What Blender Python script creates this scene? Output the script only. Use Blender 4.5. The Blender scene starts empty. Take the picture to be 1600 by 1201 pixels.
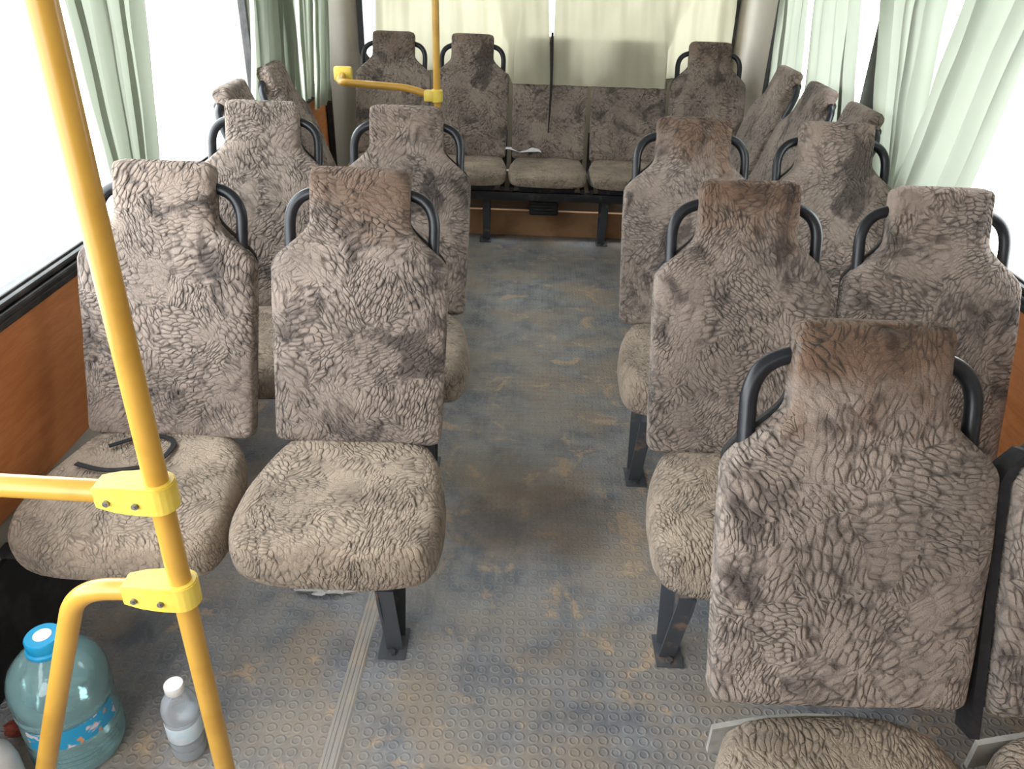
import bpy, bmesh, math, random
from mathutils import Vector, Matrix, noise as mnoise
random.seed(7)
scene = bpy.context.scene
C = scene.collection
PI = math.pi

# ------------------------------------------------------------------ helpers
def smooth(a, b, x):
    t = max(0.0, min(1.0, (x - a) / (b - a))); return t * t * (3 - 2 * t)

def mesh_from(bm, name, mat, shade=True):
    bmesh.ops.recalc_face_normals(bm, faces=bm.faces[:])
    me = bpy.data.meshes.new(name); bm.to_mesh(me); bm.free()
    if mat: me.materials.append(mat)
    if shade:
        for p in me.polygons: p.use_smooth = True
        try: me.set_sharp_from_angle(angle=math.radians(42))
        except Exception: pass
    return me

def link(name, me, parent=None, loc=(0, 0, 0)):
    o = bpy.data.objects.new(name, me); C.objects.link(o); o.location = loc
    if parent: o.parent = parent
    return o

def obj(name, bm, mat, parent=None, shade=True):
    return link(name, mesh_from(bm, name, mat, shade), parent)

def tag(o, label, cat, group=None, kind=None):
    o['label'] = label; o['category'] = cat
    if group: o['group'] = group
    if kind: o['kind'] = kind
    return o

def empty(name, loc=(0, 0, 0), rz=0.0):
    o = bpy.data.objects.new(name, None); C.objects.link(o)
    o.empty_display_size = .05; o.location = loc; o.rotation_euler = (0, 0, rz); return o

def struct(name, bm, mat, parent=None, shade=False):
    o = obj(name, bm, mat, parent, shade)
    if not parent: o['kind'] = 'structure'
    return o

def box(bm, x0, x1, y0, y1, z0, z1, bev=0.0, seg=2):
    vs = [bm.verts.new((x, y, z)) for x in (x0, x1) for y in (y0, y1) for z in (z0, z1)]
    f = [(0, 1, 3, 2), (4, 6, 7, 5), (0, 4, 5, 1), (2, 3, 7, 6), (0, 2, 6, 4), (1, 5, 7, 3)]
    fs = [bm.faces.new([vs[i] for i in q]) for q in f]
    if bev > 0:
        es = list({e for fc in fs for e in fc.edges})
        bmesh.ops.bevel(bm, geom=es, offset=bev, segments=seg, affect='EDGES', profile=.5)
    return vs

def tube(bm, pts, r, n=16, cap=True):
    pts = [Vector(p) for p in pts]; rings = []
    t0 = (pts[1] - pts[0]).normalized()
    ref = Vector((0, 0, 1)) if abs(t0.z) < .9 else Vector((1, 0, 0))
    nrm = t0.cross(ref).normalized()
    for i, p in enumerate(pts):
        if i == 0: t = t0
        elif i == len(pts) - 1: t = (pts[i] - pts[i - 1]).normalized()
        else: t = ((pts[i] - pts[i - 1]).normalized() + (pts[i + 1] - pts[i]).normalized()).normalized()
        nrm = (nrm - t * nrm.dot(t)).normalized(); b = t.cross(nrm)
        rr = r[i] if isinstance(r, (list, tuple)) else r
        rings.append([bm.verts.new(p + rr * (math.cos(2 * PI * k / n) * nrm + math.sin(2 * PI * k / n) * b)) for k in range(n)])
    for a, b in zip(rings, rings[1:]):
        for k in range(n): bm.faces.new((a[k], a[(k + 1) % n], b[(k + 1) % n], b[k]))
    if cap: bm.faces.new(rings[0]); bm.faces.new(rings[-1])

def fillet(pts, rad, n=8):
    pts = [Vector(p) for p in pts]; out = [pts[0]]
    for i in range(1, len(pts) - 1):
        a = (pts[i - 1] - pts[i]); b = (pts[i + 1] - pts[i])
        r = min(rad, a.length * .49, b.length * .49)
        p0 = pts[i] + a.normalized() * r; p2 = pts[i] + b.normalized() * r
        for k in range(n + 1):
            t = k / n
            out.append((1 - t) ** 2 * p0 + 2 * t * (1 - t) * pts[i] + t * t * p2)
    out.append(pts[-1]); return out

def lathe(bm, prof, n=40, cap=True):
    rings = [[bm.verts.new((r * math.cos(2 * PI * k / n), r * math.sin(2 * PI * k / n), z)) for k in range(n)] for r, z in prof]
    for a, b in zip(rings, rings[1:]):
        for k in range(n): bm.faces.new((a[k], a[(k + 1) % n], b[(k + 1) % n], b[k]))
    if cap: bm.faces.new(rings[0]); bm.faces.new(rings[-1])

def prism(bm, outline, axis, lo, hi, bev=0.0):
    """outline: 2-D points; axis 0/1/2 is the extrusion axis"""
    def P(u, v, w): return {0: (w, u, v), 1: (u, w, v), 2: (u, v, w)}[axis]
    a = [bm.verts.new(P(u, v, lo)) for u, v in outline]; b = [bm.verts.new(P(u, v, hi)) for u, v in outline]
    fs = [bm.faces.new(a), bm.faces.new(b)]
    for i in range(len(a)): fs.append(bm.faces.new((a[i], a[(i + 1) % len(a)], b[(i + 1) % len(a)], b[i])))
    if bev:
        bmesh.ops.recalc_face_normals(bm, faces=fs)
        bmesh.ops.bevel(bm, geom=list({e for f in fs for e in f.edges}), offset=bev, segments=2, affect='EDGES')

# ------------------------------------------------------------------ materials
def srgb(r, g, b):
    f = lambda c: (c / 255 / 12.92) if c / 255 <= .04045 else ((c / 255 + .055) / 1.055) ** 2.4
    return (f(r), f(g), f(b), 1)

class NT:
    def __init__(s, name):
        s.m = bpy.data.materials.new(name); s.m.use_nodes = True; s.t = s.m.node_tree
        s.t.nodes.clear(); s.out = s.n('ShaderNodeOutputMaterial')
    def n(s, typ, **kw):
        x = s.t.nodes.new(typ)
        for k, v in kw.items(): setattr(x, k, v)
        return x
    def l(s, a, b): s.t.links.new(a, b)
    def set(s, sock, v):
        if hasattr(v, 'is_output') or isinstance(v, bpy.types.NodeSocket): s.l(v, sock)
        else: sock.default_value = v
    def math(s, op, a, b=None, c=None, clamp=False):
        x = s.n('ShaderNodeMath', operation=op, use_clamp=clamp)
        for i, v in enumerate((a, b, c)):
            if v is not None: s.set(x.inputs[i], v)
        return x.outputs[0]
    def vmath(s, op, a, b=None, scale=None):
        x = s.n('ShaderNodeVectorMath', operation=op)
        s.set(x.inputs[0], a)
        if b is not None: s.set(x.inputs[1], b)
        if scale is not None: s.set(x.inputs[3], scale)
        return x.outputs[0]
    def noise(s, vec, scale, detail=3, rough=.55, dist=0):
        x = s.n('ShaderNodeTexNoise'); s.l(vec, x.inputs['Vector'])
        x.inputs['Scale'].default_value = scale; x.inputs['Detail'].default_value = detail
        x.inputs['Roughness'].default_value = rough; x.inputs['Distortion'].default_value = dist
        return x.outputs['Fac']
    def mr(s, v, a, b, c=0, d=1, smooth=True):
        x = s.n('ShaderNodeMapRange'); x.interpolation_type = 'SMOOTHSTEP' if smooth else 'LINEAR'
        s.set(x.inputs[0], v)
        for i, q in enumerate((a, b, c, d)): x.inputs[i + 1].default_value = q
        return x.outputs[0]
    def mix(s, f, a, b, mode='MIX'):
        x = s.n('ShaderNodeMix', data_type='RGBA', blend_type=mode)
        s.set(x.inputs[0], f); s.set(x.inputs[6], a); s.set(x.inputs[7], b); return x.outputs[2]
    def bump(s, h, strength=.5, dist=.01, normal=None):
        x = s.n('ShaderNodeBump'); x.inputs['Strength'].default_value = strength; x.inputs['Distance'].default_value = dist
        s.l(h, x.inputs['Height'])
        if normal: s.l(normal, x.inputs['Normal'])
        return x.outputs[0]
    def bsdf(s, col, rough=.5, metal=0, normal=None, **kw):
        x = s.n('ShaderNodeBsdfPrincipled'); s.set(x.inputs['Base Color'], col); s.set(x.inputs['Roughness'], rough)
        x.inputs['Metallic'].default_value = metal
        if normal: s.l(normal, x.inputs['Normal'])
        for k, v in kw.items(): s.set(x.inputs[k], v)
        return x
    def done(s, sh):
        s.l(sh.outputs[0] if hasattr(sh, 'outputs') else sh, s.out.inputs['Surface']); return s.m

def objcoord(t, rnd=True):
    v = t.n('ShaderNodeTexCoord').outputs['Object']
    if rnd:
        r = t.n('ShaderNodeObjectInfo').outputs['Random']
        k = t.vmath('SCALE', (13.1, 7.7, 9.3), scale=r)
        v = t.vmath('ADD', v, k)
    return v

def worn(name, col, col2, scale=20, lo=.45, hi=.65, rough=.5, metal=0, bump=.15):
    t = NT(name); v = objcoord(t)
    f = t.mr(t.noise(v, scale, 5), lo, hi)
    c = t.mix(f, col, col2)
    b = t.bump(t.noise(v, scale * 8, 2), bump, .002)
    return t.done(t.bsdf(c, rough, metal, b))

def plush(name, axis, light, dark, blotch, stain, g=.72, fs=84):
    """cut-pile seat cloth: leaf strokes pressed into the pile, dark printed blotches"""
    t = NT(name); v = objcoord(t)
    wob = t.n('ShaderNodeTexNoise'); t.l(v, wob.inputs['Vector']); wob.inputs['Scale'].default_value = 14
    wv = t.vmath('SCALE', t.vmath('SUBTRACT', wob.outputs['Color'], (.5, .5, .5)), scale=.035)
    v2 = t.vmath('ADD', v, wv)
    pv = t.n('ShaderNodeTexVoronoi'); pv.inputs['Scale'].default_value = 10.5; t.l(v2, pv.inputs['Vector'])
    loc = t.vmath('SUBTRACT', v2, pv.outputs['Position'])
    sep = t.n('ShaderNodeSeparateColor'); t.l(pv.outputs['Color'], sep.inputs[0])
    rot = t.n('ShaderNodeVectorRotate', rotation_type='AXIS_ANGLE')
    rot.inputs['Axis'].default_value = (0, 1, 0) if axis == 'Y' else (0, 0, 1)
    t.l(loc, rot.inputs['Vector']); t.l(t.math('MULTIPLY', sep.outputs[0], 6.283), rot.inputs['Angle'])
    sc = t.vmath('MULTIPLY', rot.outputs[0], (1, .4, .42) if axis == 'Y' else (1, .42, .4))
    sc = t.vmath('ADD', sc, pv.outputs['Color'])
    sc = t.vmath('SCALE', sc, scale=t.mr(sep.outputs[1], 0, 1, .9, 1.7, False))
    fv = t.n('ShaderNodeTexVoronoi'); fv.inputs['Scale'].default_value = fs; fv.inputs['Randomness'].default_value = .78
    t.l(sc, fv.inputs['Vector'])
    petal = fv.outputs['Distance']
    ev = t.n('ShaderNodeTexVoronoi', feature='DISTANCE_TO_EDGE'); ev.inputs['Scale'].default_value = fs; ev.inputs['Randomness'].default_value = .78
    t.l(sc, ev.inputs['Vector'])
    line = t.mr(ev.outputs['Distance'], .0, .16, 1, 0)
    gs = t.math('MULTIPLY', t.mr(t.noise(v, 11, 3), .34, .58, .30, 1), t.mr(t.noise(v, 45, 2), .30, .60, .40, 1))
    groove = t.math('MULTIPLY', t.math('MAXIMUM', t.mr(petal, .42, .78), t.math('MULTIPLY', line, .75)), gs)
    dome = t.math('MULTIPLY', t.math('MULTIPLY', petal, petal), gs)
    bl = t.mr(t.noise(v, 8.5, 4, .6, .6), .52, .66)
    bl = t.math('MULTIPLY', bl, blotch)
    tone = t.mr(t.noise(v, 4, 4, .6), .32, .68)
    c = t.mix(tone, light, tuple(light[i] * .66 for i in range(3)) + (1,))
    c = t.mix(t.math('MULTIPLY', groove, g), c, dark)  # grooves darkened in colour: pressed-pile pattern plus painted crease shade
    c = t.mix(t.math('MULTIPLY', bl, .82), c, dark)
    if stain:   # browned, worn pile on the headrest (amount per seat in the object colour)
        z = t.n('ShaderNodeSeparateXYZ'); t.l(t.n('ShaderNodeTexCoord').outputs['Object'], z.inputs[0])
        hz = t.math('ADD', z.outputs[2], t.math('MULTIPLY', t.math('SUBTRACT', t.noise(v, 12, 3), .5), .35))
        am = t.n('ShaderNodeSeparateColor'); t.l(t.n('ShaderNodeObjectInfo').outputs['Color'], am.inputs[0])
        st = t.math('MULTIPLY', t.mr(hz, .43, .58), am.outputs[0])
        c = t.mix(st, c, t.mix(1, c, (.50, .35, .25, 1), 'MULTIPLY'))
    fz = t.noise(v, 420, 2, .7)
    c = t.mix(t.mr(fz, .3, .75, 0, .3), c, t.mix(.5, c, dark))
    h = t.math('ADD', t.math('ADD', t.math('MULTIPLY', groove, -.6), t.math('MULTIPLY', dome, -1.1)), t.math('MULTIPLY', fz, .35))
    b = t.bump(h, 1.0, .009)
    return t.done(t.bsdf(c, .95, 0, b, **{'Sheen Weight': .35, 'Sheen Roughness': .5, 'Sheen Tint': (.8, .75, .7, 1), 'Specular IOR Level': .1}))

M = {}
LIGHT = srgb(174, 158, 147); DARK = srgb(52, 45, 46)
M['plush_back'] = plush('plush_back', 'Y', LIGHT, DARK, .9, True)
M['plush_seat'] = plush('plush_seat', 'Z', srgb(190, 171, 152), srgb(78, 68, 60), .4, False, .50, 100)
M['shell'] = worn('black_shell', srgb(26, 25, 27), srgb(44, 42, 42), 30, rough=.6)
M['handle'] = worn('handle_paint', srgb(22, 24, 31), srgb(30, 33, 40), 25, rough=.36, bump=.05)
M['frame'] = worn('frame_paint', srgb(34, 34, 38), srgb(70, 66, 64), 30, .5, .7, rough=.5)
M['leg'] = worn('leg_paint', srgb(74, 78, 84), srgb(134, 112, 96), 16, .56, .72, rough=.55)
M['grey_plastic'] = worn('grey_plastic', srgb(150, 148, 142), srgb(176, 172, 166), 12, rough=.5)
M['yellow'] = worn('yellow_enamel', srgb(200, 154, 66), srgb(188, 142, 56), 9, rough=.3, bump=.03)
M['clamp'] = worn('yellow_plastic', srgb(232, 204, 90), srgb(226, 194, 78), 30, rough=.4, bump=.05)
M['screw'] = worn('screw_metal', srgb(150, 146, 138), srgb(110, 106, 100), 200, rough=.4, metal=.6)
M['rubber'] = worn('black_rubber', srgb(24, 24, 26), srgb(52, 50, 50), 14, rough=.45)
M['panel'] = worn('beige_panel', srgb(176, 168, 156), srgb(164, 156, 144), 3, .35, .7, rough=.6)
M['ceiling'] = worn('ceiling_white', srgb(168, 164, 156), srgb(158, 154, 146), 3, rough=.6)
M['alu'] = worn('aluminium_strip', srgb(176, 170, 164), srgb(190, 178, 164), 20, rough=.5, metal=.2)
M['paper'] = worn('white_paper', srgb(226, 226, 230), srgb(206, 206, 212), 20, rough=.8)
M['black_cloth'] = worn('black_webbing', srgb(22, 21, 24), srgb(34, 32, 34), 80, rough=.8)
M['riser'] = worn('riser_board', srgb(190, 146, 106), srgb(150, 116, 86), 5, .4, .66, rough=.7)
M['blue_cap'] = worn('blue_cap', srgb(30, 160, 214), srgb(40, 170, 220), 30, rough=.4, bump=.03)
M['white_cap'] = worn('white_cap', srgb(240, 240, 238), srgb(230, 230, 230), 30, rough=.4, bump=.03)
M['red_rag'] = worn('red_cloth', srgb(150, 74, 58), srgb(120, 54, 44), 40, rough=.9)
M['milky'] = worn('milky_plastic', srgb(206, 204, 202), srgb(196, 194, 194), 20, rough=.4, bump=.05)
M['outside_wall'] = worn('bus_skin', srgb(200, 200, 198), srgb(190, 190, 188), 3, rough=.5)

def wood():
    t = NT('laminate_wood'); v = objcoord(t, False)
    mp = t.n('ShaderNodeMapping'); mp.inputs['Scale'].default_value = (1, 1.0, 7); mp.inputs['Rotation'].default_value = (.5, 0, 0); t.l(v, mp.inputs[0])
    f = t.noise(mp.outputs[0], 9, 6, .65, .8)
    g = t.noise(v, 2.5, 3)
    c = t.mix(t.mr(f, .3, .7), srgb(206, 134, 80), srgb(184, 112, 62))
    c = t.mix(t.mr(g, .4, .7, 0, .5), c, srgb(168, 98, 56))
    return t.done(t.bsdf(c, .42, 0, t.bump(f, .08, .002)))
M['wood'] = wood()

def floor_mat():
    t = NT('studded_rubber'); v = objcoord(t, False)
    vo = t.n('ShaderNodeTexVoronoi', voronoi_dimensions='2D'); vo.inputs['Scale'].default_value = 33; vo.inputs['Randomness'].default_value = .16
    t.l(v, vo.inputs['Vector'])
    d = vo.outputs['Distance']
    ring = t.math('MULTIPLY', t.mr(d, .20, .31), t.mr(d, .33, .45, 1, 0))
    base = t.mix(t.mr(t.noise(v, 9, 5, .6), .35, .65), srgb(108, 112, 120), srgb(146, 147, 150))
    base = t.mix(t.mr(t.noise(v, 3.2, 4, .6), .42, .68), base, srgb(156, 149, 140))
    # fibrous scuffs
    mp = t.n('ShaderNodeMapping'); mp.inputs['Scale'].default_value = (1, .25, 1); t.l(v, mp.inputs[0])
    sc = t.mr(t.noise(mp.outputs[0], 60, 4, .7), .48, .72, 0, .45)
    base = t.mix(sc, base, srgb(168, 165, 160))
    base = t.mix(t.math('MULTIPLY', ring, t.mr(t.noise(v, 6, 3), .35, .65, .08, .30)), base, srgb(178, 182, 184))
    dust = t.mr(t.noise(t.vmath('ADD', v, (3.3, 8.1, 0)), 4.0, 6, .65, .5), .44, .68)
    dust2 = t.mr(t.noise(t.vmath('ADD', v, (1.3, 2.1, 0)), 7, 6, .7, .5), .55, .65)
    c = t.mix(t.math('MULTIPLY', dust, .70), base, srgb(162, 146, 128))
    c = t.mix(t.math('MULTIPLY', dust2, .7), c, srgb(196, 170, 142))
    # a worn brown patch in the aisle
    sx = t.n('ShaderNodeSeparateXYZ'); t.l(v, sx.inputs[0])
    dx = t.math('MULTIPLY', t.math('SUBTRACT', sx.outputs[0], .10), 3.2); dy = t.math('MULTIPLY', t.math('SUBTRACT', sx.outputs[1], 1.86), 5.2)
    rr = t.math('ADD', t.math('MULTIPLY', dx, dx), t.math('MULTIPLY', dy, dy))
    rr = t.math('ADD', rr, t.math('MULTIPLY', t.math('SUBTRACT', t.noise(v, 8, 4), .5), 1.3))
    c = t.mix(t.mr(rr, .1, 1.3, .62, 0), c, srgb(84, 68, 54))
    h = t.math('ADD', t.math('MULTIPLY', ring, 1.0), t.math('MULTIPLY', t.noise(v, 150, 3), .4))
    return t.done(t.bsdf(c, t.mr(t.noise(v, 14, 3), .3, .7, .5, .75), 0, t.bump(h, .45, .004)))
M['floor'] = floor_mat()

def cloth(name, col, col2, trans=.6):
    t = NT(name); v = objcoord(t)
    f = t.noise(v, 3, 4)
    c = t.mix(t.mr(f, .35, .7), col, col2)
    b = t.bump(t.noise(v, 500, 2), .1, .001)
    dc = t.mix(1, c, (.5, .5, .5, 1), 'MULTIPLY')
    d = t.n('ShaderNodeBsdfDiffuse'); t.l(dc, d.inputs[0]); t.l(b, d.inputs['Normal'])
    tr = t.n('ShaderNodeBsdfTranslucent'); t.l(c, tr.inputs[0])
    mx = t.n('ShaderNodeMixShader'); mx.inputs[0].default_value = trans
    t.l(d.outputs[0], mx.inputs[1]); t.l(tr.outputs[0], mx.inputs[2])
    return t.done(mx)
M['curtain'] = cloth('mint_curtain', srgb(208, 214, 197), srgb(200, 207, 190), .17)
M['rear_curtain'] = cloth('cream_curtain', srgb(230, 224, 198), srgb(224, 218, 192), .17)

def glass():
    t = NT('window_glass')
    tr = t.n('ShaderNodeBsdfTransparent'); tr.inputs[0].default_value = (.96, .98, .98, 1)
    gl = t.n('ShaderNodeBsdfGlossy'); gl.inputs['Roughness'].default_value = .02
    v = objcoord(t, False); f = t.mr(t.noise(v, 4, 3), .4, .8, .02, .06)
    mx = t.n('ShaderNodeMixShader'); t.l(f, mx.inputs[0]); t.l(tr.outputs[0], mx.inputs[1]); t.l(gl.outputs[0], mx.inputs[2])
    return t.done(mx)
M['glass'] = glass()

def clear(name, tint, dens, body=srgb(206, 222, 222)):
    t = NT(name); v = objcoord(t, False)
    n = t.noise(v, 30, 3)
    b = t.bump(n, .25, .004)
    tr = t.n('ShaderNodeBsdfTransparent'); tr.inputs[0].default_value = tint
    di = t.bsdf(body, .25, 0, b)
    lw = t.n('ShaderNodeLayerWeight'); lw.inputs[0].default_value = .35; t.l(b, lw.inputs['Normal'])
    mx = t.n('ShaderNodeMixShader'); t.l(t.math('ADD', t.math('MULTIPLY', lw.outputs['Facing'], .45), dens, clamp=True), mx.inputs[0])
    t.l(tr.outputs[0], mx.inputs[1]); t.l(di.outputs[0], mx.inputs[2])
    gl = t.n('ShaderNodeBsdfGlossy'); gl.inputs['Roughness'].default_value = .08; t.l(b, gl.inputs['Normal'])
    fr = t.n('ShaderNodeFresnel'); fr.inputs[0].default_value = 1.45; t.l(b, fr.inputs['Normal'])
    m2 = t.n('ShaderNodeMixShader'); t.l(fr.outputs[0], m2.inputs[0]); t.l(mx.outputs[0], m2.inputs[1]); t.l(gl.outputs[0], m2.inputs[2])
    return t.done(m2)
M['pet_blue'] = clear('blue_tinted_plastic', (.80, .96, .975, 1), .24, srgb(178, 226, 232))
M['pet_clear'] = clear('clear_plastic', (.96, .97, .98, 1), .26, srgb(228, 232, 240))
M['water'] = clear('bottled_water', (.90, .985, .985, 1), .10, srgb(190, 230, 234))

def label_mat():
    t = NT('bottle_label'); v = objcoord(t, False)
    n = t.noise(v, 26, 3, .6, 1)
    c = t.mix(t.mr(n, .52, .60), srgb(40, 158, 206), srgb(222, 210, 214))
    c = t.mix(t.mr(t.noise(v, 40, 2), .6, .66), c, srgb(226, 150, 90))
    return t.done(t.bsdf(c, .35))
M['label'] = label_mat()
M['pale_label'] = worn('pale_label', srgb(206, 226, 236), srgb(226, 232, 238), 30, rough=.4)
def crinkle():
    t = NT('white_film'); v = objcoord(t, False)
    b = t.bump(t.noise(v, 60, 4), .8, .01)
    return t.done(t.bsdf(srgb(204, 202, 198), .35, 0, b))
M['film'] = crinkle()

# ------------------------------------------------------------------ dimensions (from the photograph's perspective)
XL, XR = -1.14, 1.27
YF, YB = -0.75, 4.97
SILL = .79; WTOP = 1.72; ROOF = 2.12
TILT = .219; ZB0, ZT = .47, 1.056
TL = math.hypot(TILT, ZT - ZB0)
ANG = math.atan2(TILT, ZT - ZB0)

# ------------------------------------------------------------------ seats
def half_w(v):
    """half width of the backrest at the distance v up the back"""
    hw = .1145 + (.205 - .1145) * (1 - smooth(.395, .505, v)) ** 1.0
    if v < .30: hw -= .007 * (.30 - v) / .30
    return hw

def back_mesh(t_front, t_back, inset, mat, name, puff, vmax=TL, vmin=0.0):
    """upholstered or shell back, local: x across, y thickness, z up the back"""
    bm = bmesh.new(); NR, NC = 56, 44; rings = []
    for i in range(NR + 1):
        s = i / NR
        v = vmin + (vmax - vmin) * ((0.5 - .5 * math.cos(PI * s)) * .35 + s * .65)
        hw = half_w(v) - inset
        e = min(v - vmin, vmax - v)
        rc = .022
        k = 1.0
        if e < rc: k = math.sqrt(max(0, 1 - ((rc - e) / rc) ** 2))
        hw -= rc * (1 - k)
        ring = []
        for j in range(NC):
            a = 2 * PI * j / NC; c, q = math.cos(a), math.sin(a)
            n = 7.5
            x = hw * math.copysign(abs(c) ** (2 / n), c)
            yq = math.copysign(abs(q) ** (2 / n), q)
            th = (t_front if yq < 0 else t_back) * (.45 + .55 * k)
            y = yq * th
            if yq < 0:
                y -= puff * (1 - (x / max(hw, .01)) ** 4) * smooth(0, .12, e)
                y += .0025 * mnoise.noise(Vector((x * 9, v * 9, 1.7))) * 2
            ring.append(bm.verts.new((x, y, v)))
        rings.append(ring)
    for a, b in zip(rings, rings[1:]):
        for k in range(NC): bm.faces.new((a[k], a[(k + 1) % NC], b[(k + 1) % NC], b[k]))
    bm.faces.new(rings[0]); bm.faces.new(rings[-1])
    return mesh_from(bm, name, mat)

def cushion_outline(n=18):
    pts = [(-.158, .016), (-.204, -.07), (-.226, -.19), (-.227, -.33), (-.185, -.385), (0, -.400),
           (.185, -.385), (.227, -.33), (.226, -.19), (.204, -.07), (.158, .016)]
    loop = pts[:]
    for _ in range(2):   # Chaikin rounding
        q = []
        for i in range(len(loop)):
            a, b = loop[i], loop[(i + 1) % len(loop)]
            q += [(a[0] * .75 + b[0] * .25, a[1] * .75 + b[1] * .25), (a[0] * .25 + b[0] * .75, a[1] * .25 + b[1] * .75)]
        loop = q
    return loop

def cushion_mesh():
    bm = bmesh.new(); out = cushion_outline(); cx, cy = 0, -.19; rings = []
    lv = [(.90, .330), (.96, .334), (.985, .346), (1, .365), (1.003, .390), (1.0, .412), (.985, .428), (.955, .442), (.91, .451),
          (.84, .456), (.74, .459), (.62, .461), (.5, .461), (.35, .461), (.2, .460), (.08, .459)]
    for s, z in lv:
        ring = []
        for x, y in out:
            px, py = cx + (x - cx) * s, cy + (y - cy) * s
            zz = z - .022 * (1 - smooth(-.40, -.22, py)) * (z - .33) / .13 + .014 * smooth(-.16, .01, py) * (z - .33) / .13 + .006 * mnoise.noise(Vector((px * 8, py * 8, 3))) * (1 if z > .42 else .3)
            g = .004 * mnoise.noise(Vector((px * 14, py * 14, z * 10)))
            ring.append(bm.verts.new((px + g, py + g, zz)))
        rings.append(ring)
    n = len(out)
    for a, b in zip(rings, rings[1:]):
        for k in range(n): bm.faces.new((a[k], a[(k + 1) % n], b[(k + 1) % n], b[k]))
    bm.faces.new(rings[0]); bm.faces.new(rings[-1])
    bmesh.ops.smooth_vert(bm, verts=bm.verts[:], factor=.4)
    return mesh_from(bm, 'cushion', M['plush_seat'])

def handle_mesh(sx):
    bm = bmesh.new()
    p = [(sx * .015, .02, .574), (sx * .170, .02, .566), (sx * .168, .02, .39)]
    pts = fillet(p, .078, 14)
    tube(bm, pts, .0132, 16)
    return mesh_from(bm, 'grab_handle', M['handle'])

def pan_mesh():
    bm = bmesh.new()
    out = cushion_outline()
    prism(bm, [(x * .80, -.19 + (y + .19) * .80) for x, y in out], 2, .312, .3295)
    return mesh_from(bm, 'seat_pan', M['shell'])

def frame_mesh():
    bm = bmesh.new()
    for y, w in ((-.27, .15), (-.10, .19)):
        box(bm, -w, w, y - .018, y + .018, .276, .3115, .003)
    # side brackets bending up behind the cushion to the back
    for s in (-1, 1):
        pts = fillet([(s * .19, -.31, .295), (s * .19, .03, .295), (s * .19, .055 + .03, ZB0 + .05)], .06, 6)
        tube(bm, pts, .013, 10)
    return mesh_from(bm, 'seat_frame', M['frame'])

def trim_mesh():
    bm = bmesh.new()
    # grey moulded strip in the gap between the cushion and the back
    pts = []
    for i in range(25):
        x = -.175 + .35 * i / 24
        pts.append((x, .012 + .012 * math.cos(x / .175 * PI / 2), .405 + .022 * math.cos(x / .175 * PI / 2)))
    a = []
    for x, y, z in pts:
        a.append([bm.verts.new((x, y - .004, z - .06)), bm.verts.new((x, y - .004, z)), bm.verts.new((x, y + .006, z)), bm.verts.new((x, y + .006, z - .06))])
    for p, q in zip(a, a[1:]):
        for k in range(4): bm.faces.new((p[k], p[(k + 1) % 4], q[(k + 1) % 4], q[k]))
    bm.faces.new(a[0]); bm.faces.new(a[-1])
    return mesh_from(bm, 'rear_moulding', M['grey_plastic'])

def leg_mesh(ztop=.278):
    bm = bmesh.new()
    # tapering pressed channel: web plate and two flanges
    prof = [(-.115, ztop), (.085, ztop), (.075, ztop - .05), (.012, .02), (.012, .0), (-.03, .0), (-.03, .02), (-.105, ztop - .05)]
    prism(bm, prof, 0, -.003, .003)
    for a, b in (((-.115, ztop), (-.03, .0)), ((.085, ztop), (.012, .0))):
        q = [(a[0], a[1]), (a[0] + .006, a[1]), (b[0] + .006, b[1]), (b[0], b[1])]
        prism(bm, q, 0, -.003, .036)
    return mesh_from(bm, 'leg', M['leg'])

def foot_mesh():
    bm = bmesh.new(); box(bm, -.022, .045, -.06, .04, 0, .006, .002)
    tube(bm, [(.012, -.045, .006), (.012, -.045, .014)], .009, 6)
    return mesh_from(bm, 'foot_plate', M['leg'])

BACK = back_mesh(.038, .020, 0.0, M['plush_back'], 'backrest', .008, TL, -.020)
BACK_NEAR = back_mesh(.038, .020, 0.0, M['plush_back'], 'backrest', .008, TL, .022)
SHELL = back_mesh(.004, .014, .006, M['shell'], 'back_shell', 0, TL - .05)
CUSH = cushion_mesh(); HAN = {s: handle_mesh(s) for s in (-1, 1)}
PAN = pan_mesh(); FRAME = frame_mesh(); TRIM = trim_mesh(); LEG = leg_mesh(); FOOT = foot_mesh()

def bus_seat(x, y, label, group, rz=0.0, leg=None, brown=0.0, z=0.0, lean=0.0, moulding=False, cw=1.0, cz=0.0, thin=False, wall=None, long_leg=0.0, leg_y=-.215):
    r = empty('bus_seat', (x, y, z), rz)
    tag(r, label, 'seat', group)
    b = link('backrest', BACK_NEAR if moulding else BACK, r, (0, 0, ZB0)); b.rotation_euler = (-ANG - lean, 0, 0); b.color = (brown, 0, 0, 1)
    link('back_shell', SHELL, b, (0, .022, .012))
    for s in (-1, 1): link('grab_handle', HAN[s], b, (0, -.012, 0))
    cu = link('cushion', CUSH, r, (0, 0, cz)); cu.scale = (cw, 1, 1); pn = link('seat_pan', PAN, r, (0, 0, cz)); pn.scale = (cw, 1, 1)
    if wall is not None and wall < 0: cu.location.x = -.012
    if thin: cu.scale = (cw, 1, .62); cu.location = (0, .05, .178); pn.location = (0, .05, .056); link('seat_frame', FRAME, r, (0, .05, .056) if thin else (0, 0, 0))
    if moulding: link('rear_moulding', TRIM, r)
    if wall is not None:
        a, b = sorted((math.copysign(.14, wall), wall + math.copysign(.012, wall)))
        for yy in (-.27, -.10):
            bm = bmesh.new(); box(bm, a, b, yy - .016, yy + .016, .287, .311, .003); obj('wall_bracket', bm, M['frame'], r)
    if leg is not None:
        l = link('leg', LEG, r, (leg, leg_y, 0))
        if leg < 0: l.scale = (-1, 1, 1)
        link('foot_plate', FOOT, l)
    return r

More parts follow.
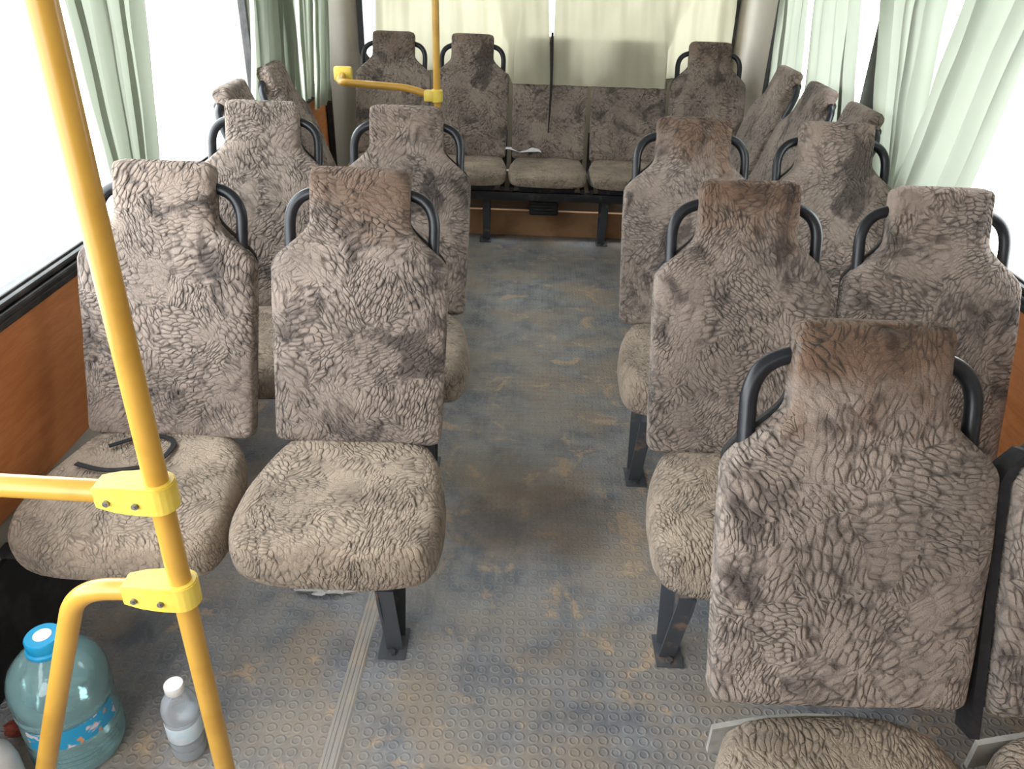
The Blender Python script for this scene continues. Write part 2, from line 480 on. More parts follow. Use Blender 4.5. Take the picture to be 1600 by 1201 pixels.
xL, dL, xR, dR, xB, dB = -.376, .451, .518, .439, .12, .43
yL1, yL2, yR0, yR1, yR2, yB = 1.596, 2.35, .848, 1.606, 2.328, 4.442
GP = 'forward facing seats along the aisle'
bus_seat(xL - dL, yL1, 'plush seat by the left window holding a loose black strap', GP, brown=.15, wall=XL + .013 - (xL - dL))
bus_seat(xL, yL1, 'front left plush aisle seat, right of the seat with the black strap', GP, leg=.085, brown=.75)
bus_seat(xL - dL, yL2, 'second-row plush seat by the left window, behind the seat with the black strap', GP, brown=.1, wall=XL + .013 - (xL - dL))
bus_seat(xL, yL2, 'second-row plush aisle seat on the left, just in front of the far yellow post', GP, leg=.085, brown=.35)
bus_seat(xR, yR0, 'nearest and largest plush seat at lower right with a browned headrest', GP, cw=.945, moulding=True, cz=-.004, leg=-.11, brown=.9)
R0W = bus_seat(xR + dR - .008, yR0 - .01, 'plush seat cut off by the lower right corner of the photo', GP, cw=.945, moulding=True, cz=-.004, brown=.3, wall=XR - .013 - (xR + dR - .008))
bus_seat(xR, yR1, 'plush aisle seat right behind the nearest seat, its scuffed leg standing in the aisle', GP, cw=.945, leg=-.11, brown=.9)
bus_seat(xR + dR, yR1, 'plush seat by the right window below the slanting green curtain', GP, cw=.945, brown=.3, wall=XR - .013 - (xR + dR))
bus_seat(xR, yR2, 'third-row plush aisle seat on the right, farthest of the three right aisle seats', GP, cw=.945, leg=-.11, brown=.9)
bus_seat(xR + dR, yR2, 'third-row plush seat on the right, between the aisle seat and the side bench', GP, cw=.945, brown=.35, wall=XR - .013 - (xR + dR))
bm = bmesh.new(); pts = []
for i in range(20):
    v = -.02 + (TL * .74) * i / 19; pts.append((-(half_w(max(v, 0)) + .012), v))
rows_ = [[bm.verts.new((x - .008, -.012, v)), bm.verts.new((x + .007, -.014, v)), bm.verts.new((x + .007, .03, v)), bm.verts.new((x - .008, .03, v))] for x, v in pts]
for a, b in zip(rows_, rows_[1:]):
    for k in range(4): bm.faces.new((a[k], a[(k + 1) % 4], b[(k + 1) % 4], b[k]))
bm.faces.new(rows_[0]); bm.faces.new(rows_[-1])
obj('side_edge', bm, M['black_cloth'], [c for c in R0W.children if c.name.startswith('backrest')][0])['label'] = 'black edge strip of the backrest'
GB = 'rear bench seats'
bus_seat(xB - 2 * dB, yB, 'leftmost dark plush seat of the rear row, behind the low yellow rail', GB, cw=.925, thin=True, brown=.5)
bus_seat(xB - dB, yB, 'rear row seat right of the far yellow post, with an uncovered headrest', GB, cw=.925, thin=True, leg=.085, brown=.5, leg_y=-.06)
bus_seat(xB, yB, 'middle seat of the rear row with a black cord hanging in front', GB, cw=.925, thin=True, brown=.5)
bus_seat(xB + dB, yB, 'rear row seat right of the middle one, headrest hidden behind the curtain', GB, cw=.925, thin=True, leg=-.085, brown=.5, leg_y=-.06)
bus_seat(xB + 2 * dB, yB, 'rightmost plush seat of the rear row, headrest in front of the curtain', GB, cw=.925, thin=True, brown=.5)
GS = 'side seats facing the aisle'
for yy, lb in ((3.72, 'rearmost of three sideways plush seats under the right curtains'), (3.27, 'middle of three sideways plush seats under the right curtains'), (2.82, 'nearest of three sideways plush seats on the right, half hidden by the curtain')):
    bus_seat(.945, yy, lb, GS, cw=.94, rz=-PI / 2, leg=0.0, brown=.3)
for yy, lb in ((2.86, 'nearest sideways plush seat at the left window, blue-black handle against the white glass'), (3.34, 'sideways plush seat under the dark left curtain, behind the nearest sideways one')):
    bus_seat(-.83, yy, lb, GS, cw=.94, rz=PI / 2, leg=0.0, brown=.2)

# ------------------------------------------------------------------ shell of the bus
bm = bmesh.new(); box(bm, XL, XR, YF, YB, -.06, 0); fl = struct('floor', bm, M['floor'])
bm = bmesh.new()
N = 14; rows = []
for i in range(N + 1):
    a = PI * i / N
    x = (XL + XR) / 2 - (XR - XL) / 2 * math.cos(a); zz = 1.98 + .16 * math.sin(a) ** .6
    rows.append([bm.verts.new((x, y, zz + d)) for y in (YF, YB) for d in (0, .04)])
for a, b in zip(rows, rows[1:]):
    bm.faces.new((a[0], a[2], b[2], b[0])); bm.faces.new((a[1], b[1], b[3], a[3])); bm.faces.new((a[0], b[0], b[1], a[1])); bm.faces.new((a[2], a[3], b[3], b[2]))
bm.faces.new(rows[0][:2] + rows[0][:1:-1]); bm.faces.new(rows[-1][:2] + rows[-1][:1:-1])
struct('ceiling', bm, M['ceiling'], shade=True)

def side(nm, xin, sgn, pillars, wins, ntrim):
    """outer wall with window openings, laminate panel, rubber upstand and rail"""
    xo = xin + sgn * .05; lo, hi = sorted((xin, xo))
    bm = bmesh.new()
    box(bm, lo, hi, YF, YB, -.06, SILL)
    box(bm, lo, hi, YF, YB, WTOP, 2.02)
    for a, b in pillars: box(bm, lo, hi, a, b, SILL, WTOP)
    struct('wall_' + nm, bm, M['panel'])
    ye = 4.60 if nm == 'left' else 4.40
    p0, p1 = sorted((xin, xin - sgn * .006))
    bm = bmesh.new(); box(bm, p0, p1, YF + .02, ye, .36, .745, .001); struct('trim_%d' % ntrim, bm, M['wood'])
    # rubber floor covering turned up the wall
    p0, p1 = sorted((xin, xin - sgn * .012))
    bm = bmesh.new(); box(bm, p0, p1, YF + .02, ye, 0.001, .285, .004); struct('baseboard_' + nm, bm, M['rubber'])
    # black double-ridged rail under the glass
    bm = bmesh.new()
    for z0, z1, d in ((.747, .768, .016), (.769, .788, .024), (.789, .806, .018)):
        q0, q1 = sorted((xin, xin - sgn * d)); box(bm, q0, q1, YF + .02, ye, z0, z1, .006)
    struct('trim_%d' % (ntrim + 1), bm, M['rubber'])
    for k, (a, b) in enumerate(wins):
        n = (1 if nm == 'left' else 5) + k
        bm = bmesh.new(); t = .022
        f0, f1 = sorted((xin - sgn * .004, xin + sgn * .03))
        box(bm, f0, f1, a, b, SILL, SILL + t, .004); box(bm, f0, f1, a, b, WTOP - t, WTOP, .004)
        box(bm, f0, f1, a, a + t, SILL + t, WTOP - t, .004); box(bm, f0, f1, b - t, b, SILL + t, WTOP - t, .004)
        w = struct('window_%d' % n, bm, M['rubber'])
        bm = bmesh.new(); g0, g1 = sorted((xin + sgn * .012, xin + sgn * .016))
        box(bm, g0, g1, a + t, b - t, SILL + t, WTOP - t)
        obj('pane', bm, M['glass'], w, False)

side('left', XL, -1, [(YF, YF + .05), (1.15, 1.22), (3.47, 3.57), (4.62, YB)], [(YF + .05, 1.15), (1.22, 3.47), (3.57, 4.62)], 1)
side('right', XR, 1, [(YF, 1.66), (3.05, 3.16), (4.30, YB)], [(1.66, 3.05), (3.16, 4.30)], 3)  # first span is unseen solid wall, added to block light from the right

bm = bmesh.new(); box(bm, XR - .012, XR - .001, 3.045, 3.165, SILL, WTOP, .003); struct('trim_13', bm, M['rubber'])
# rear wall with the wide window
RW0, RW1, RZ0 = -.985, 1.165, .84
bm = bmesh.new()
box(bm, XL, XR, YB, YB + .05, -.06, RZ0); box(bm, XL, XR, YB, YB + .05, 1.78, 2.02)
box(bm, XL, RW0, YB, YB + .05, RZ0, 1.78); box(bm, RW1, XR, YB, YB + .05, RZ0, 1.78)
struct('wall_rear', bm, M['panel'])
def ring_profile(x0, x1, z0, z1, r, n=8):
    pts = []
    for cx, cz, a0 in ((x1 - r, z1 - r, 0), (x0 + r, z1 - r, PI / 2), (x0 + r, z0 + r, PI), (x1 - r, z0 + r, 1.5 * PI)):
        for k in range(n + 1):
            a = a0 + PI / 2 * k / n; pts.append((cx + r * math.cos(a), cz + r * math.sin(a)))
    return pts
bm = bmesh.new()
po = ring_profile(RW0 - .012, RW1 + .012, RZ0 - .012, 1.79, .10); pi_ = ring_profile(RW0 + .022, RW1 - .022, RZ0 + .022, 1.76, .08)
for y0, y1 in ((YB - .02, YB + .03),):
    R4 = [[bm.verts.new((x, y, z)) for x, z in P] for y, P in ((y0, po), (y0, pi_), (y1, pi_), (y1, po))]
    for q in range(4):
        a, b = R4[q], R4[(q + 1) % 4]
        for k in range(len(a)): bm.faces.new((a[k], a[(k + 1) % len(a)], b[(k + 1) % len(a)], b[k]))
w = struct('window_4', bm, M['rubber'])
bm = bmesh.new(); box(bm, RW0, RW1, YB + .012, YB + .016, RZ0, 1.77); obj('pane', bm, M['glass'], w, False)
# curved corner covers
for k, (xw, s, ys) in enumerate(((XL, 1, 4.63), (XR, -1, 4.42))):
    bm = bmesh.new(); rows = []
    x1 = (RW0 - .02) if s > 0 else (RW1 + .02)
    for i in range(13):
        a = PI / 2 * i / 12
        x = xw + (x1 - xw) * (1 - math.cos(a)) ; y = ys + (YB - ys) * math.sin(a)
        x = max(XL + .002, min(XR - .002, x))
        rows.append((x, y - .004))
    poly = rows + [(xw + s * .002, YB - .004)]
    prism(bm, poly, 2, 0.001, 1.97)
    struct('trim_%d' % (5 + k), bm, M['panel'], shade=True)
# black seal of the rear corner on the left
bm = bmesh.new(); box(bm, XL + .004, XL + .040, 4.612, 4.632, .02, 1.95, .006); struct('trim_7', bm, M['rubber'])
bm = bmesh.new(); box(bm, XR - .034, XR - .004, 4.405, 4.425, .02, 1.95, .006); struct('trim_8', bm, M['rubber'])
# riser under the rear bench
bm = bmesh.new(); box(bm, -.95, 1.05, 4.46, 4.49, 0.001, .15, .003); struct('trim_9', bm, M['riser'])
bm = bmesh.new(); box(bm, -.95, 1.05, 4.60, 4.64, 0.001, .34, .003); struct('trim_10', bm, M['panel'])
# rear bench crossbar and heater box hanging from it
bm = bmesh.new(); box(bm, -.93, 1.18, 4.20, 4.235, .285, .330, .004)
cb = obj('bench_crossbar', bm, M['frame']); tag(cb, 'black steel bar running under the rear row of seats', 'bar')
bm = bmesh.new(); box(bm, .03, .19, 4.25, 4.598, .19, .328, .008)
hb = empty('heater_box', (0, 0, 0)); tag(hb, 'black heater box hanging under the middle rear seat', 'heater')
obj('casing', bm, M['shell'], hb)
bm = bmesh.new()
for k in range(5): box(bm, .045, .175, 4.242, 4.2495, .205 + k * .018, .212 + k * .018, .001)
obj('grille', bm, M['frame'], hb)
# wheel-arch boxes beneath the sideways seats
bm = bmesh.new(); box(bm, .96, XR - .014, 2.70, 3.95, 0, .262, .03); struct('trim_11', bm, M['rubber'])
bm = bmesh.new(); box(bm, XL + .014, -.88, 2.72, 3.85, 0, .262, .03); struct('trim_12', bm, M['rubber'])
# cowl in front of the seats (behind the camera) and an unseen panel, added to cut light, closing most of the windscreen
bm = bmesh.new(); box(bm, XL, XR, YF - .05, YF, -.06, .70); box(bm, XL, XR, YF - .05, YF, 1.85, 2.02); box(bm, -.55, XR, YF - .05, YF, .70, 1.85); struct('wall_front_light_block', bm, M['panel'])
# aluminium strip on the floor
bm = bmesh.new()
pr = [(-.020, 0), (-.018, .004), (-.012, .004), (-.011, .0025), (-.007, .0025), (-.006, .0045), (-.002, .0045), (-.001, .0025), (.003, .0025), (.004, .0045), (.010, .0045), (.012, .003), (.016, .003), (.020, 0)]
prism(bm, pr, 1, YF + .05, 1.60)
st = obj('floor_strip', bm, M['alu'], shade=False); st.location = (-.398, 0, .0008); st.rotation_euler = (0, 0, -.03)
tag(st, 'ridged aluminium strip screwed down on the grey floor', 'floor strip')

# ------------------------------------------------------------------ curtains
def curtain(label, name_group, x, top, bot, zt, zb, folds, amp, mat, seed, taper=0.0, hem=0.0):
    """side-wall curtain; top/bot = (y0,y1) at heights zt/zb, extended to the rail"""
    rnd = random.Random(seed); bm = bmesh.new(); NU, NV = folds * 16, 40
    zr = 1.80; za = zb; ph = rnd.random() * 6; g = []
    fr = [rnd.uniform(.7, 1.3) for _ in range(4)]
    for j in range(NV + 1):
        s = j / NV; z = zr + (za - zr) * s
        k = (zt - z) / (zt - zb)
        ke = k if k > 0 else k * .25
        y0 = top[0] + (bot[0] - top[0]) * ke; y1 = top[1] + (bot[1] - top[1]) * ke
        row = []
        for i in range(NU + 1):
            u = i / NU
            uu = u + .05 * math.sin(u * 9 + ph) * u * (1 - u) * 4
            y = y0 + (y1 - y0) * uu
            w = 2 * PI * folds
            aa = amp * (.65 + .35 * math.sin(3.1 * u * fr[0] * 4 + ph))
            xo = aa * math.sin(w * u + ph + .5 * math.sin(s * 3 * fr[1] + u * 5)) + amp * .45 * math.sin(w * 2.3 * u * fr[2] + 1.3 * s + ph * 2)
            xo += .006 * mnoise.noise(Vector((u * 6, z * 5, seed)))
            zz = z + hem * smooth(.8, 1, s) * math.sin(u * 7 + ph)
            yo = abs(y1 - y0) / folds * .24 * math.cos(w * u + ph + .5 * math.sin(s * 3 * fr[1] + u * 5) + .9) * smooth(0, .08, u) * smooth(1, .92, u)
            row.append(bm.verts.new((x + xo, y + yo, zz)))
        g.append(row)
    for a, b in zip(g, g[1:]):
        for i in range(NU): bm.faces.new((a[i], a[i + 1], b[i + 1], b[i]))
    o = obj('curtain', bm, mat); tag(o, label, 'curtain', name_group); return o
GC = 'mint green side window curtains'
cx = XL + .055
curtain('narrow mint green curtain at left, right behind the near yellow post', GC, cx, (1.98, 2.38), (2.03, 2.27), 1.37, .86, 4, .020, M['curtain'], 3)
curtain('dark shaded green curtain hanging over the sideways seat at left', GC, cx + .035, (3.29, 3.83), (3.13, 3.84), 1.28, .84, 5, .030, M['curtain'], 5)
curtain('green curtain on the left between the dark shaded curtain and the rearmost one', GC, cx, (4.00, 4.30), (3.96, 4.16), 1.24, .80, 4, .018, M['curtain'], 8)
curtain('rearmost green curtain on the left, hanging beside the black corner seal', GC, cx, (4.35, 4.60), (4.20, 4.50), 1.20, .72, 4, .016, M['curtain'], 9)
cx = XR - .04
curtain('pale green curtain beside the right rear corner', GC, cx, (3.92, 4.38), (3.76, 4.30), 1.32, .82, 4, .011, M['curtain'], 11)
curtain('pale green curtain behind the middle sideways seat on the right', GC, cx, (3.31, 3.83), (3.06, 3.70), 1.345, .82, 4, .011, M['curtain'], 13)
curtain('wide pale green curtain at right, just right of the black window post', GC, cx - .012, (2.58, 3.03), (2.49, 2.74), 1.375, .79, 5, .018, M['curtain'], 15)
curtain('slanting green curtain at the far right, pulled back above the window seat', GC, cx - .026, (2.05, 2.47), (2.20, 2.60), 1.42, .79, 5, .020, M['curtain'], 17)
def back_y(z): return yB + TILT * (z - ZB0) / (ZT - ZB0)
def rear_curtain(label, x0t, x1t, x0b, x1b, seed, taut=None):
    rnd = random.Random(seed); bm = bmesh.new(); NU, NV = 150, 70; g = []; ph = rnd.random() * 6
    for j in range(NV + 1):
        s = j / NV; z = 1.84 + (.835 - 1.84) * s
        k = (1.25 - z) / (1.25 - .835); k = max(k * .3 if k < 0 else k, -.5)
        row = []
        for i in range(NU + 1):
            u = i / NU; x = (x0t + (x0b - x0t) * k) * (1 - u) + (x1t + (x1b - x1t) * k) * u
            yb = 4.885
            # drape over the two covered headrests
            wd = .30 * smooth(1.06, 1.5, z)
            wd += .04 * smooth(.98, 1.06, z)
            lat = smooth(-.125 - wd, -.08 + wd * .5, x) * (1 - smooth(.735 - wd * .5, .79 + wd, x))
            ver = 1 if z < 1.03 else (1 - smooth(.95, 1.95, z)) / (1 - smooth(.95, 1.95, 1.03))
            dip = math.exp(-((x - .335) / .05) ** 2) * smooth(1.12, .95, z) if False else 0
            sag = 0
            yf = back_y(min(z, ZT)) - .060
            
            y = yb + (yf - yb) * lat * ver
            w = 1 - .7 * lat * (1 - smooth(1.0, 1.25, z))
            f = .012 * math.sin(u * 38 + ph + .6 * math.sin(z * 4)) + .007 * math.sin(u * 83 + 2 * ph + z * 2) + .012 * mnoise.noise(Vector((x * 5, z * 2.2, seed)))
            # slanting tension folds
            f += .009 * math.sin((x * 1.0 + z * (.55 if seed % 2 else -.6)) * 26 + ph) * smooth(.8, 1.4, z)
            y += f * w - (.012 * lat * (1 - smooth(1.0, 1.2, z)))
            y -= .012 * smooth(.93, .84, z) * lat * 0
            row.append(bm.verts.new((x, min(y, 4.935), z)))
        g.append(row)
    for a, b in zip(g, g[1:]):
        for i in range(NU): bm.faces.new((a[i], a[i + 1], b[i + 1], b[i]))
    o = obj('curtain', bm, M['rear_curtain']); tag(o, label, 'curtain', 'cream rear window curtains'); return o
rear_curtain('left half of the cream rear window curtain, behind the far yellow post', -.872, .092, -.895, .118, 1)
rear_curtain('right half of the cream rear window curtain, covering a headrest', .126, 1.140, .126, 1.150, 2)
bm = bmesh.new()
pts = [(.118, 4.60, 1.085), (.119, 4.575, 1.03), (.121, back_y(.9) - .085, .93), (.123, back_y(.8) - .080, .82), (.121, back_y(.68) - .070, .70), (.117, back_y(.6) - .066, .60)]
tube(bm, [Vector(p) for p in pts], [.007, .0075, .008, .007, .005, .003], 8)
o = obj('cord', bm, M['black_cloth']); tag(o, 'black cord hanging down over the middle rear seat', 'cord')

# ------------------------------------------------------------------ yellow grab rails
def clamp(parent, px, py, pz, direction=-1):
    """two-bolt plastic tee clamp round the post, arm towards -x"""
    bm = bmesh.new(); hw = .021
    out = [(-.074, -.015), (-.074, .015), (-.050, .019), (-.022, .022)]
    for k in range(11):
        a = PI / 2 - PI * k / 10; out.append((.022 * math.cos(a), .022 * math.sin(a)))
    out += [(-.022, -.022), (-.050, -.019)]
    # taller at the post, tapering toward the arm
    secs = []
    def hh(x): return .0195 - .005 * (1 - smooth(-.075, -.04, x))
    a = [bm.verts.new((x, y, hh(x))) for x, y in out]; b = [bm.verts.new((x, y, -hh(x))) for x, y in out]
    fs = [bm.faces.new(a), bm.faces.new(b)]
    for i in range(len(a)): fs.append(bm.faces.new((a[i], a[(i + 1) % len(a)], b[(i + 1) % len(a)], b[i])))
    bmesh.ops.recalc_face_normals(bm, faces=fs)
    bmesh.ops.bevel(bm, geom=list({e for f in fs for e in f.edges}), offset=.002, segments=2, affect='EDGES')
    c = obj('clamp', bm, M['clamp'], parent); c.location = (px, py, pz)
    for sx in (-.056, -.020):
        bm = bmesh.new()
        yy = -.0188 if sx < -.05 else -.0222
        tube(bm, [(sx, yy + .004, -.003), (sx, yy - .003, -.003)], .0042, 12)
        tube(bm, [(sx, yy - .003, -.003), (sx, yy - .0042, -.003)], .002, 6)
        obj('screw', bm, M['screw'], c)
    return c
PX, PY, PR = -.4255, .75, .0140
rail = empty('grab_rail', (PX, PY, 0))
tag(rail, 'near yellow grab post with a straight crossbar and a bent lower rail', 'grab rail', 'yellow grab rails')
bm = bmesh.new(); tube(bm, [(0, 0, 0), (0, 0, 2.12)], PR, 28); obj('post', bm, M['yellow'], rail)
bm = bmesh.new(); tube(bm, [(0, 0, .004), (0, 0, .012)], .04, 24); obj('base_flange', bm, M['yellow'], rail)
Z1, Z2 = .935, .777
bm = bmesh.new(); tube(bm, [(-.04, 0, Z1), (XL - PX + .004, 0, Z1 + .014)], PR * 1.02, 24); obj('crossbar', bm, M['yellow'], rail)
bm = bmesh.new(); pts = fillet([(-.04, 0, Z2), (-.142, 0, Z2 - .004), (-.282, 0, .389), (-.41, 0, .02)], .085, 14)
tube(bm, pts, PR * 1.02, 24); obj('bent_rail', bm, M['yellow'], rail)
clamp(rail, 0, 0, Z1); clamp(rail, 0, 0, Z2)

QX, QY = -.4295, 3.9
r2 = empty('grab_rail', (QX, QY, 0))
tag(r2, 'far yellow grab post with a short arm reaching toward the left rear corner', 'grab rail', 'yellow grab rails')
bm = bmesh.new(); tube(bm, [(0, 0, 0), (0, 0, 2.12)], .0165, 20); obj('post', bm, M['yellow'], r2)
bm = bmesh.new(); pts = fillet([(-.03, 0, .862), (-.135, 0, .893), (-.46, 0, .908), (-.478, .16, .915)], .05, 8)
tube(bm, pts, .0165, 18); obj('arm', bm, M['yellow'], r2)
bm = bmesh.new(); tube(bm, [(0, 0, .832), (0, 0, .838), (0, 0, .886), (0, 0, .892)], [.022, .028, .028, .022], 20)
box(bm, -.06, 0, -.024, .024, .838, .886, .006); obj('clamp', bm, M['clamp'], r2)
bm = bmesh.new(); box(bm, -.52, -.43, .15, .185, .885, .955, .012); obj('end_bracket', bm, M['clamp'], r2)

# ------------------------------------------------------------------ bottles and small things
def bottle(x, y, label, parts, cat='bottle', rz=0, wide=1.0):
    e = empty('water_bottle', (x, y, .001), rz); tag(e, label, cat, 'plastic bottles on the floor')
    for nm, prof, m in parts:
        bm = bmesh.new(); lathe(bm, [(q * wide, zz) for q, zz in prof], 40); obj(nm, bm, M[m], e)
    return e
big = [(.070, 0), (.079, .006), (.082, .02)]
for k in range(9):
    z = .03 + .0125 * k
    if k < 4: big += [(.082, z), (.0795, z + .006)]
big += [(.082, .085), (.0825, .09), (.0815, .094), (.0815, .150), (.0825, .154), (.080, .158), (.080, .164), (.082, .168), (.0825, .20), (.080, .22), (.072, .243), (.055, .265), (.036, .281), (.026, .289), (.0255, .30)]
wat = [(.066, .004), (.076, .01)] + [(.078, .03), (.078, .19), (.0785, .205)]
bottle(-.905, 1.07, 'large bluish water jug with a blue cap on the floor', [
    ('jug_body', big, 'pet_blue'), ('water', wat, 'water'),
    ('blue_cap', [(.0315, .284), (.033, .287), (.033, .293), (.029, .296), (.030, .298), (.030, .318), (.028, .321), (.004, .321)], 'blue_cap'),
    ('cap_sticker', [(.015, .3212), (.015, .3222), (.002, .3222)], 'white_cap')], wide=1.12)
# wrap-around label, only on the front half
jug = [o for o in C.objects if o.name.startswith('water_bottle')][-1]
bm = bmesh.new(); rr = []
for i in range(25):
    a = math.radians(-110 + 112 * i / 24)
    rr.append([bm.verts.new((.0926 * math.cos(a), .0926 * math.sin(a), z)) for z in (.098, .146)] + [bm.verts.new((.0936 * math.cos(a), .0936 * math.sin(a), z)) for z in (.146, .098)])
for a, b in zip(rr, rr[1:]):
    for k in range(4): bm.faces.new((a[k], a[(k + 1) % 4], b[(k + 1) % 4], b[k]))
bm.faces.new(rr[0]); bm.faces.new(rr[-1])
obj('paper_label', bm, M['label'], jug)
sm = [(.022, 0), (.028, .004), (.030, .012), (.030, .03), (.0285, .034), (.030, .038), (.030, .05), (.0285, .054), (.030, .058), (.030, .110), (.0285, .114), (.031, .120), (.0315, .135), (.030, .150), (.024, .168), (.0145, .183), (.0125, .188), (.0125, .193)]
bottle(-.667, 1.062, 'small clear water bottle with a white cap on the floor', [
    ('bottle_body', sm, 'pet_clear'), ('paper_label', [(.0304, .062), (.0308, .063), (.0308, .105), (.0304, .106)], 'pale_label'),
    ('water', [(.024, .003), (.028, .01), (.028, .06)], 'water'),
    ('white_cap', [(.0155, .186), (.0165, .188), (.0165, .204), (.0155, .206), (.002, .206)], 'white_cap')], wide=1.17)
bottle(-.990, .935, 'milky white plastic bottle cut off by the lower left corner', [
    ('bottle_body', [(.04, 0), (.047, .004), (.049, .02), (.049, .10), (.044, .13), (.03, .15), (.017, .16), (.016, .175)], 'milky'),
    ('cap', [(.018, .172), (.019, .174), (.019, .188), (.018, .19), (.002, .19)], 'white_cap')])
def lump(name, loc, size, mat, seed, label, cat, n=3, amp=.5):
    bm = bmesh.new(); bmesh.ops.create_icosphere(bm, subdivisions=n, radius=1)
    for v in bm.verts:
        d = 1 + amp * mnoise.noise(v.co * 2.3 + Vector((seed, 0, 0))) + amp * .5 * mnoise.noise(v.co * 6 + Vector((seed, 3, 0)))
        v.co = Vector((v.co.x * size[0] * d, v.co.y * size[1] * d, v.co.z * size[2] * d))
    zmin = min(v.co.z for v in bm.verts)
    for v in bm.verts: v.co.z -= zmin
    o = obj(name, bm, mat); o.location = loc; tag(o, label, cat); return o
lump('rag', (-1.035, 1.085, .001), (.035, .02, .018), M['red_rag'], 4.2, 'reddish brown scrap lying behind the milky bottle', 'scrap')
def ribbon(name, pts, w, th, mat, label, cat):
    bm = bmesh.new(); pts = [Vector(p) for p in pts]; a = []
    for i, p in enumerate(pts):
        t = (pts[min(i + 1, len(pts) - 1)] - pts[max(i - 1, 0)]).normalized(); n = t.cross(Vector((0, 0, 1))).normalized()
        a.append([bm.verts.new(p + n * w / 2), bm.verts.new(p - n * w / 2), bm.verts.new(p - n * w / 2 + Vector((0, 0, th))), bm.verts.new(p + n * w / 2 + Vector((0, 0, th)))])
    for p, q in zip(a, a[1:]):
        for k in range(4): bm.faces.new((p[k], p[(k + 1) % 4], q[(k + 1) % 4], q[k]))
    bm.faces.new(a[0]); bm.faces.new(a[-1])
    o = obj(name, bm, mat); tag(o, label, cat); return o
ribbon('strap', fillet([(-.985, 1.43, .469), (-.905, 1.40, .472), (-.80, 1.43, .473), (-.79, 1.53, .475), (-.87, 1.55, .476), (-.94, 1.495, .474)], .06, 8), .012, .003, M['black_cloth'],
       'thin black strap lying on the seat by the left window', 'strap')
# paper on the rear bench
bm = bmesh.new(); NX = 24; rows = []
for i in range(NX + 1):
    u = i / NX; x = -.150 + .225 * u; w = .018 + .05 * u ** 1.2
    row = []
    for j in range(7):
        q = j / 6 - .5
        row.append(bm.verts.new((x + .02 * q, 4.40 + .05 * (1 - u) - q * w * 2, .499 + .010 * math.sin(u * 9) * (1 - abs(q)) + .006 * mnoise.noise(Vector((u * 7, q * 4, 2))) + .012 * u)))
    rows.append(row)
for a, b in zip(rows, rows[1:]):
    for j in range(6): bm.faces.new((a[j], a[j + 1], b[j + 1], b[j]))
pp = obj('paper_sheet', bm, M['paper']); sol = pp.modifiers.new('thick', 'SOLIDIFY'); sol.thickness = .0015
tag(pp, 'crumpled white paper lying across the rear bench seats', 'paper')
lump('black_cloth', (-.155, 4.46, .470), (.035, .03, .014), M['black_cloth'], 1.1, 'small black bundle at the pointed end of the white paper', 'cloth')
# white plastic wrapping at the end of the floor strip and behind the right leg
lump('plastic_wrapper', (-.49, 1.545, .001), (.065, .022, .008), M['film'], 7.7, 'crumpled white plastic wrapping by the end of the floor strip', 'wrapper', 4, .6)
lump('plastic_wrapper', (.50, 1.60, .001), (.02, .04, .03), M['film'], 9.3, 'scrap of white plastic behind the right aisle seat leg', 'wrapper', 4, .5)

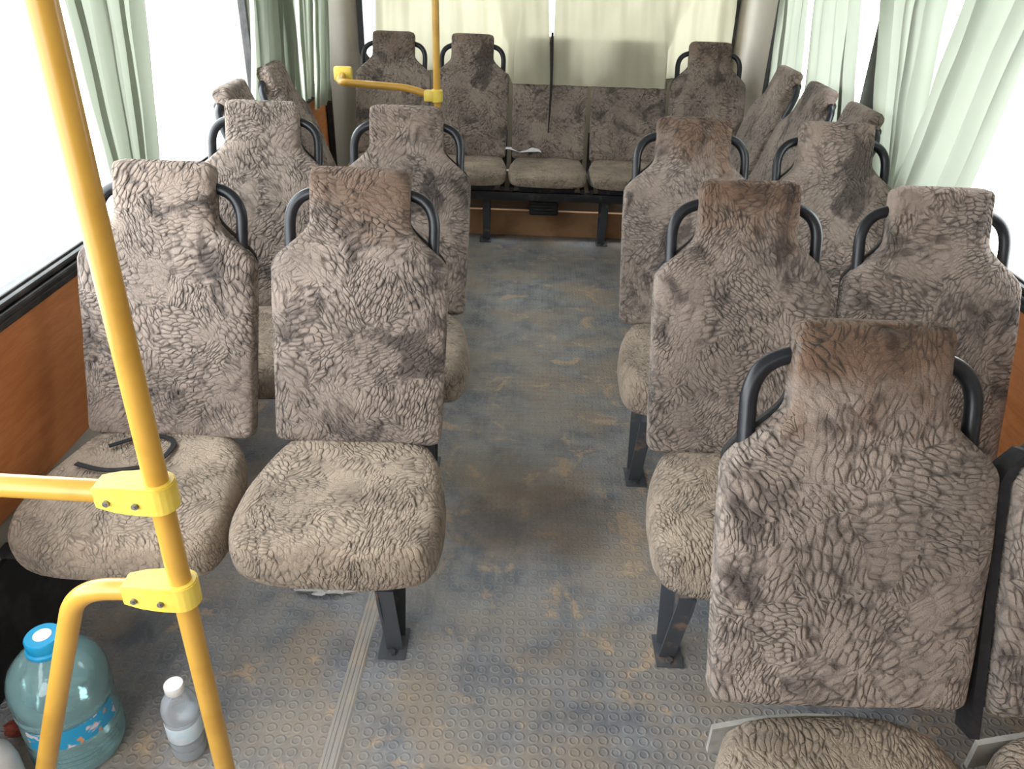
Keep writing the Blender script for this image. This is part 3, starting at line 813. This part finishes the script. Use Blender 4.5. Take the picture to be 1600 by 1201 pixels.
# ------------------------------------------------------------------ light
W = bpy.data.worlds.new('sky'); scene.world = W; W.use_nodes = True; nt = W.node_tree; nt.nodes.clear()
wo = nt.nodes.new('ShaderNodeOutputWorld'); bg = nt.nodes.new('ShaderNodeBackground')
tc = nt.nodes.new('ShaderNodeTexCoord'); sx = nt.nodes.new('ShaderNodeSeparateXYZ'); nt.links.new(tc.outputs['Generated'], sx.inputs[0])
cr = nt.nodes.new('ShaderNodeValToRGB'); nt.links.new(sx.outputs[2], cr.inputs[0])
mp = nt.nodes.new('ShaderNodeMapRange'); nt.links.new(sx.outputs[2], mp.inputs[0]); mp.inputs[1].default_value = -1; mp.inputs[2].default_value = 1
nt.links.new(mp.outputs[0], cr.inputs[0])
cr.color_ramp.elements[0].color = (.60, .61, .60, 1); cr.color_ramp.elements[1].color = (.97, .985, 1, 1)
cr.color_ramp.elements[0].position = .42; cr.color_ramp.elements[1].position = .56
nt.links.new(cr.outputs[0], bg.inputs[0]); bg.inputs[1].default_value = 9.8; nt.links.new(bg.outputs[0], wo.inputs[0])

def portal(name, loc, rot, sx, sy):
    l = bpy.data.lights.new(name, 'AREA'); l.shape = 'RECTANGLE'; l.size = sx; l.size_y = sy; l.cycles.is_portal = True
    o = bpy.data.objects.new(name, l); C.objects.link(o); o.location = loc; o.rotation_euler = rot
zc = (SILL + WTOP) / 2
portal('portal_left', (XL - .06, 2.0, zc), (0, -PI / 2, 0), WTOP - SILL, 5.6)
portal('portal_right', (XR + .06, 2.0, zc), (0, PI / 2, 0), WTOP - SILL, 5.6)
portal('portal_rear', (.09, YB + .06, 1.31), (-PI / 2, 0, 0), 2.2, 1.0)
portal('portal_front', (.05, YF - .06, 1.3), (PI / 2, 0, 0), 2.4, 1.3)

# ------------------------------------------------------------------ camera
F, H = 1232.149, 1.531
cam = bpy.data.cameras.new('camera'); cam.sensor_width = 36; cam.lens = F / 1600 * 36; cam.clip_start = .02
co = bpy.data.objects.new('camera', cam); C.objects.link(co)
r = Vector((.99927068, .02425682, .02949083)); u = Vector((-.03762824, .49410698, .86858644)); f = Vector((-.00649752, .86906266, -.49465936))
m = Matrix(((r.x, u.x, -f.x, 0), (r.y, u.y, -f.y, 0), (r.z, u.z, -f.z, H), (0, 0, 0, 1)))
co.matrix_world = m
scene.camera = co
scene.view_settings.view_transform = 'Standard'; scene.view_settings.look = 'None'
scene.view_settings.gamma = 1; scene.view_settings.use_curve_mapping = False
scene.view_settings.exposure = 0.0
scene.cycles.max_bounces = 10; scene.cycles.transparent_max_bounces = 16
